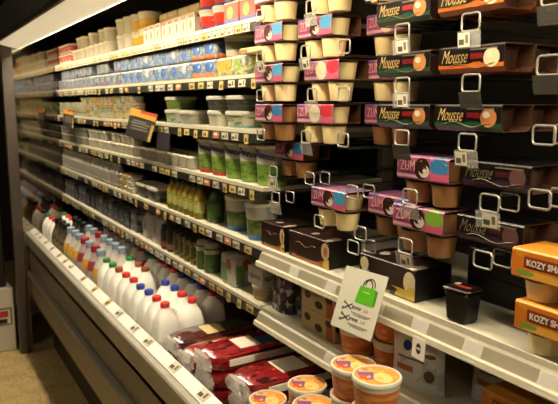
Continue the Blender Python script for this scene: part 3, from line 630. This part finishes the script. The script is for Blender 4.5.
# salsa tubs
SB = mat('salsa_print', 'd9722c', layers=[('n', 5, .58, 'e8a04a'), ('r', .5, .5, .09, .3, 'e8dcc4'), ('e', .40, .42, .05, .2, '2a2430'), ('r', .5, .9, .5, .1, 'f0e4d0'), ('n', 9, .68, 'b84a28')], rough=.45)
SLID = mat('salsa_lid_print', 'e2913c', layers=[('e', .35, .3, .3, .18, '7a4a86'), ('e', .62, .6, .26, .2, 'f0c880'), ('e', .5, .2, .16, .1, 'c8482c'), ('n', 4, .6, 'eab058')], rough=.4)
ST = tub_proto('salsa_tub', .056, .0773, SB, LIDW, .86, seg=28, lidmat=SLID)
def stack(y, x, n, z, lb, low=0):
    for k in range(low, n): spawn(ST, '%s, %s from its bottom' % (lb, ORD[k]), (x, y, z+k*.0776), R(-3, 3) if k < n-1 else -.3, 'orange salsa tubs')
stack(1.029, .878, 6, DECKZ+.023, 'orange salsa tub in the tallest front stack'); stack(1.146, .902, 6, DECKZ+.001, 'orange salsa tub in the stack behind the tallest'); stack(1.385, .925, 4, DECKZ+.001, 'orange salsa tub in the lower stack to the left'); stack(1.275, .872, 4, DECKZ+.001, 'orange salsa tub in the low stack nearest the lip'); stack(1.50, .862, 3, DECKZ+.001, 'orange salsa tub in the lowest stack beside the red bags')
for i, (x, y) in enumerate(((1.042, 1.30), (1.055, 1.172))): 
    for k in range(2 if i else 1): spawn(ST, '%s orange salsa tub on the sixth shelf below the white card%s' % (('left', 'right')[i], ', upper' if k else ''), (x, y, S6+.001+k*.0776), .5, 'orange salsa tubs')
# pouches
PM = mat('pouch_print', 'dcdfe0', layers=[('n', 3, .6, 'c4c8cc'), ('e', .34, .70, .085, .085, '1c3a78'), ('r', .42, .50, .27, .018, '8a5a4a'), ('r', .30, .32, .17, .05, 'c86a34'), ('r', .78, .66, .13, .06, 'd8d4cc'), ('e', .78, .62, .10, .04, '5a5450'), ('r', .78, .30, .12, .13, 'c8c4bc'), ('e', .78, .29, .09, .10, '5a4a42'), ('r', .5, .06, .5, .04, 'd8d8d4')], rough=.28, coat=.3)
PP = bag('snack_pouch', .15, .036, .15, PM, 'pouch')
for i, (y, rz) in enumerate(((1.045, .22), (.875, .25), (.70, .2))): spawn(PP, '%s silver pouch with blue badge under the white shelf rail' % ('left', 'middle', 'right')[i], (1.022 if i == 0 else 1.118, y, S6+.001), rz, 'silver pouches on the sixth shelf')
spawn(KOZY, 'orange rice pudding pack in front of silver pouches, sixth shelf', (.985, .735, S6+.001), 0)

SHADE_SCALE = 1.0
# ================================================================= bottom deck
# milk jugs
jm = loft('jug_body', [(0, .042, .042, 5), (.006, .048, .048, 5), (.17, .048, .048, 5), (.205, .045, .045, 4), (.232, .036, .036, 3), (.252, .023, .023, 2), (.264, .018, .018, 2), (.272, .017, .017, 2)], MILKW, 24)
jh = tube('jug_handle', [(.01, 0, .252), (.034, 0, .248), (.048, 0, .232), (.051, 0, .20), (.047, 0, .17)], .008, MILKW, 8)
jl = {}
def jug(col, hexc):
    if col not in jl: jl[col] = rnd('jug_cap_'+col, [(.0185, .262), (.0195, .265), (.0195, .281), (.0175, .284)], mat('jug_cap_'+col, hexc, rough=.35), 16)
    return ('milk_jug', 'milk jug', [('body', jm), ('handle', jh), ('cap', jl[col])])
capc = {'green': '2c8a4a', 'brown-red': 'a05038', 'red': 'd83a34', 'blue': '3444a8'}
front = [(3.22, 'green'), (3.11, 'green'), (3.0, 'brown-red'), (2.89, 'red'), (2.785, 'red'), (2.665, 'blue'), (2.563, 'blue'), (2.462, 'red'), (2.362, 'red')]
cnt = {}
for X, row, lst in ((.868, 'front', front), (.985, 'second', [(3.20, 'green'), (3.05, 'brown-red'), (2.945, 'brown-red'), (2.665, 'blue'), (2.563, 'blue'), (2.462, 'red'), (2.362, 'red')]), (1.10, 'third', [(3.18, 'green'), (3.07, 'brown-red'), (2.96, 'red'), (2.85, 'red'), (2.74, 'blue'), (2.63, 'blue'), (2.52, 'blue'), (2.41, 'red')])):
    for y, c in lst:
        k = cnt[(row, c)] = cnt.get((row, c), -1)+1
        spawn(jug(c, capc[c]), '%s %s-capped milk jug from the mirrored end, %s row' % (ORD[k], c, row), (X+R(-.004, .004), y, DECKZ+.001), R(-.05, .05), 'milk jugs on the deck')
for X, row, lst in ((.868, 'front', [4.78, 4.67, 4.56]), (.985, 'second', [4.78, 4.67, 4.56])):
    for k, y in enumerate(lst): spawn(jug('red' if k else 'green', capc['red' if k else 'green']), '%s milk jug beside the mirrored end, %s row' % (ORD[k], row), (X, y, DECKZ+.001), 0, 'milk jugs by the mirror')
# juice bottles
def juice(tag, body, lab, cap): return bottle('juice_bottle', .052, .31, body, cap, lab)
JY = juice('y', blot('juice_clear', 'd8d2ca', ('r', .5, .68, .5, .08, 'e0a838')), blot('juice_label_y', 'b8b0ac', ('r', .5, .92, .5, .09, 'd8b050'), ('n', 3, .6, '8f8a90'), ('e', .6, .4, .06, .25, 'b86a74')), mat('cap_bluegrey', '8a9cae'))
JR = juice('r', blot('juice_red', 'c8b0b2', ('r', .5, .7, .5, .10, '9a3a46')), blot('juice_label_r', 'c8b4b8', ('e', .5, .75, .12, .3, '9a1a2c')), mat('cap_maroon', '9a2236'))
JD = juice('d', blot('juice_dark', '4a3a30', ('n', 4, .6, '6a5a40')), blot('juice_label_d', '8a7a60', ('r', .5, .5, .14, .4, 'c8a860')), BLACK)
k = 0
for X, row in ((.868, 'front'), (.985, 'second'), (1.10, 'third')):
    for i, y in enumerate((4.43, 4.31, 4.19, 4.05, 3.93, 3.81, 3.69, 3.57, 3.45, 3.335)):
        P, nm = (JD, 'dark') if i < 3 else ((JR, 'red') if (i+k) % 5 == 1 else (JY, 'yellow-labelled'))
        if row == 'front' and i in (8,): P, nm = JR, 'red'
        spawn(P, '%s juice bottle, %s from the mirrored end, %s row' % (nm, ORD[i], row), (X, y, DECKZ+.001), R(-.3, .3), 'juice bottles on the deck')
    k += 1
# red bags of sliced meat
def meat(tag, red, labs):
    body = loft('meat_bag_'+tag, [(0, .165, .070, 5), (.008, .178, .077, 5), (.03, .182, .080, 5), (.05, .176, .076, 5), (.0605, .155, .062, 4)], mat('meat_film_'+tag, red, layers=[('n', 7, .60, '3a0f12'), ('n', 12, .68, 'c86a60')], rough=.16, coat=.6, bump=.25, gscale=40), 36, wob=.012)
    strip = slab('meat_strip', -.12, .165, -.0835, -.0805, .018, .042, mat('strip_white', 'f6ecd8', rough=.35), .0006)
    ps = [('bag', body), ('label_strip', strip)]
    for i, (x0, x1, y0, y1, c) in enumerate(labs):
        ps.append(('label_patch', slab('meat_label_%s%d' % (tag, i), x0, x1, y0, y1, .060, .0618, mat('meat_label_'+c, c, rough=.35, grain=.15, gscale=50), .0004)))
    we = loft('wrapper_end_'+tag, [(.004, .008, .06, 3), (.018, .016, .065, 2.4), (.036, .018, .06, 2.4), (.052, .010, .05, 2)], WRAP, 22, wob=.22)
    ps.append(('wrapper_end', we, (-.188, 0, 0), (0, 0, 0)))
    return ('meat_bag', 'meat pack', ps)
MA = meat('a', '8f1c20', [(-.06, .02, -.05, .045, 'e8dcc8'), (.025, .09, -.05, .02, '2a4a6a'), (.095, .15, -.045, .03, 'c83a2c')])
MB_ = meat('b', '82181a', [(-.05, .05, -.05, .05, 'eadfc8'), (.055, .14, -.05, .03, 'e0a82c'), (.06, .10, -.03, .0, 'd0482a')])
MC = meat('c', '9a2a22', [(-.06, .03, -.05, .04, 'e0d0b0'), (.05, .14, -.04, .04, '2f7a3c'), (.0, .04, -.02, .03, 'd8702c')])
MD = meat('d', '4e2a22', [(-.05, .03, -.05, .05, 'd8c48a'), (.05, .14, -.045, .045, '2e3324')])
for P, y, n, X, lb in ((MB_, 1.64, 4, 1.02, 'nearest stack beside the salsa tubs'), (MA, 1.885, 4, 1.015, 'middle stack with blue label'), (MC, 2.053, 3, 1.02, 'far stack with green label'), (MD, 2.223, 3, 1.02, 'brownish stack beside the milk jugs')):
    for k in range(n):
        spawn(P, 'red meat bag, %s, %s from the bottom' % (lb, ORD[k]), (X+R(-.01, .01), y+R(-.0015, .0015), DECKZ+.001+k*.0635), R(-.012, .012), 'red meat bags on the deck')
    
# ================================================================= cards
def card(name, label, quad, th, fm, bm_, cat='sign'):
    """flat card with real thickness from four corners TL TR BR BL"""
    q = [Vector(p) for p in quad]; n = (q[1]-q[0]).cross(q[3]-q[0]).normalized()
    if n.x > 0: n = -n
    c = sum(q, Vector())/4; bm = bmesh.new(); uvl = bm.loops.layers.uv.verify()
    a = [bm.verts.new(p-c+n*th/2) for p in q]; b = [bm.verts.new(p-c-n*th/2) for p in q]
    f = bm.faces.new(a); UV = [(0, 1), (1, 1), (1, 0), (0, 0)]
    for lp, uv in zip(f.loops, UV): lp[uvl].uv = uv
    g_ = bm.faces.new(b[::-1]); g_.material_index = 1
    for i in range(4): h_ = bm.faces.new((a[i], b[i], b[(i+1) % 4], a[(i+1) % 4])); h_.material_index = 1
    bmesh.ops.recalc_face_normals(bm, faces=bm.faces[:])
    me = finish(name, bm, [fm, bm_]); t = thing(name, label, cat, c); part('board', me, t)
    return t, q, n, c
CARDW = mat('card_white', 'd4d0bc', rough=.45)
tl, eu, ed = Vector((.962, 1.257, 1.481)), Vector((0, -.163, .008)), Vector((-.042, .010, -.156))
quad = [tl, tl+eu, tl+eu+ed, tl+ed]
sg, q, n, c = card('promotion_card', 'white promotion card with green shopping bag clipped on shelf rail', quad, .002, CARDW, CARDW)
ux = (q[1]-q[0]+q[2]-q[3])/2; uy = (q[0]-q[3]+q[1]-q[2])/2
def decal(name, polys, m, off=.0016):
    bm = bmesh.new()
    for poly in polys:
        vs = [bm.verts.new(ux*(u-.5)+uy*(v-.5)+n*off) for u, v in poly]; ws = [bm.verts.new(ux*(u-.5)+uy*(v-.5)+n*(off-.0008)) for u, v in poly]
        bm.faces.new(vs); k = len(vs)
        for i in range(k): bm.faces.new((vs[i], ws[i], ws[(i+1) % k], vs[(i+1) % k]))
    bmesh.ops.recalc_face_normals(bm, faces=bm.faces[:])
    return part(name, finish(name, bm, m), sg)
GB = mat('bag_green', '58b414', rough=.5); GBd = mat('bag_green_dark', '3f8a14', rough=.5); INK = mat('ink_grey', '3c3c38', rough=.6); INKL = mat('ink_light', '9a968a', rough=.6)
decal('green_bag', [[(.46, .76), (.82, .76), (.84, .49), (.42, .49)]], GB); decal('bag_side', [[(.82, .76), (.88, .73), (.88, .52), (.84, .49)]], GBd)
def arc(cu, cv, ru, rv, a0, a1, wd, k=12):
    out = []
    for i in range(k):
        A, B = [math.radians(a0+(a1-a0)*j/k) for j in (i, i+1)]
        p = lambda a, s: (cu+(ru+s)*math.cos(a), cv+(rv+s)*math.sin(a))
        out.append([p(A, wd), p(B, wd), p(B, -wd), p(A, -wd)])
    return out
decal('bag_handle', arc(.63, .76, .11, .12, 0, 180, .012)+arc(.68, .78, .11, .12, 0, 180, .01), INK)
decal('bag_lettering', [[(.55, .69), (.72, .69), (.72, .665), (.55, .665)]], mat('bag_print', 'c8e8a0'))
from mathutils import Matrix
def ctext(s, u, v, wu, hv, m, sh=0):
    me = text(s, 1, 1, m, sh, -.004).copy(); e = n*.0016
    for vv in me.vertices:
        tx, ty = -vv.co.y, vv.co.z; vv.co = ux*(u-.5+tx*wu)+uy*(v-.5+ty*hv)+n*(.0017 if vv.co.x < -.0009 else .0009)
    part('lettering', me, sg)
ctext('eve', .50, .40, .21, .05, INK, .2); ctext('20', .73, .40, .10, .05, INKL); ctext('eve', .50, .215, .21, .05, INK, .2); ctext('10', .73, .215, .10, .05, INKL)
for v in (.40, .215):
    decal('flourish', [[(.22, v+.02), (.235, v+.035), (.40, v-.035), (.385, v-.05)], [(.385, v+.055), (.40, v+.04), (.235, v-.06), (.22, v-.045)]]+arc(.2, v+.035, .022, .016, 0, 360, .007, 8)+arc(.19, v-.06, .022, .016, 0, 360, .007, 8), INK)
    decal('small_print', [[(.40, v-.07), (.86, v-.07), (.86, v-.09), (.40, v-.09)], [(.46, v-.10), (.80, v-.10), (.80, v-.115), (.46, v-.115)]], INKL)
part('clip', slab('card_clip', -.004, .006, -.012, .012, -.006, .02, CLEAR), sg, (.034, .02, .055))
# hanging cards of the left bay
darkcard = mat('dark_card', '2a2622', layers=[('r', .5, .88, .5, .14, 'd89a34'), ('r', .7, .95, .3, .06, 'b8402c'), ('r', .5, .52, .36, .02, '8a8478'), ('r', .48, .42, .3, .02, '8a8478'), ('r', .5, .32, .34, .02, '8a8478'), ('r', .46, .60, .26, .02, '8a8478'), ('r', .95, .3, .05, .3, 'b8a048')], rough=.5)
t, *_ = card('shelf_card', 'black hanging card with orange top edge below third shelf', [(.97, 3.03, 1.878), (.97, 2.66, 1.848), (.955, 2.735, 1.722), (.955, 3.10, 1.738)], .003, darkcard, BLACK)
t, *_ = card('shelf_card', 'small dark purple hanging card right of the black card', [(.98, 2.70, 1.775), (.98, 2.545, 1.770), (.97, 2.535, 1.69), (.97, 2.69, 1.695)], .003, mat('purple_card', '221c26', layers=[('n', 4, .62, '3a3040')], rough=.5), BLACK)
t, *_ = card('shelf_card', 'small dark card near the mirrored end', [(.97, 4.55, 1.86), (.97, 4.25, 1.85), (.96, 4.25, 1.73), (.96, 4.55, 1.74)], .003, darkcard, BLACK)
t, *_ = card('price_flag', 'tiny white ticket with black mark hanging from the white rail', [(.960, 1.002, 1.375), (.960, .962, 1.374), (.957, .962, 1.325), (.957, 1.002, 1.327)], .0015, mat('ticket', 'e6e2d6', layers=[('e', .5, .5, .2, .26, '2a2a30'), ('r', .5, .5, .16, .05, 'd8d4c8')], rough=.5), CARDW)

# ================================================================= beyond the end of the case
t = thing('freezer_cabinet', 'white and black cabinet standing past the case end', 'cabinet', (.33, 5.28, 0))
part('base', slab('cabinet_base', -.55, .285, -.28, .3, .0, .50, mat('cabinet_white', 'c8beaa', rough=.5, grain=.06), .01), t)
part('upper_body', slab('cabinet_upper', -.55, .245, -.24, .3, .50, 1.95, BLACK, .01), t)
part('side_tray', slab('cabinet_tray', -.5, .20, -.275, -.24, .72, .86, mat('tray_grey', '8a8880', rough=.5), .006), t)
lg = part('emblem', slab('cabinet_emblem', -.10, .265, -.283, -.279, .21, .345, mat('emblem_black', '1a1816')), t, label='slanted emblem with red and black bars')
part('emblem_panel', slab('emblem_panel', -.09, .255, -.285, -.283, .22, .335, mat('emblem_white', 'd8cdb8')), lg)
part('emblem_bar', slab('emblem_bar_red', -.08, .24, -.287, -.285, .275, .325, mat('emblem_red', 'b03428')), lg)
part('emblem_bar', slab('emblem_bar_black', -.08, .23, -.287, -.285, .225, .262, MATS['emblem_black']), lg)
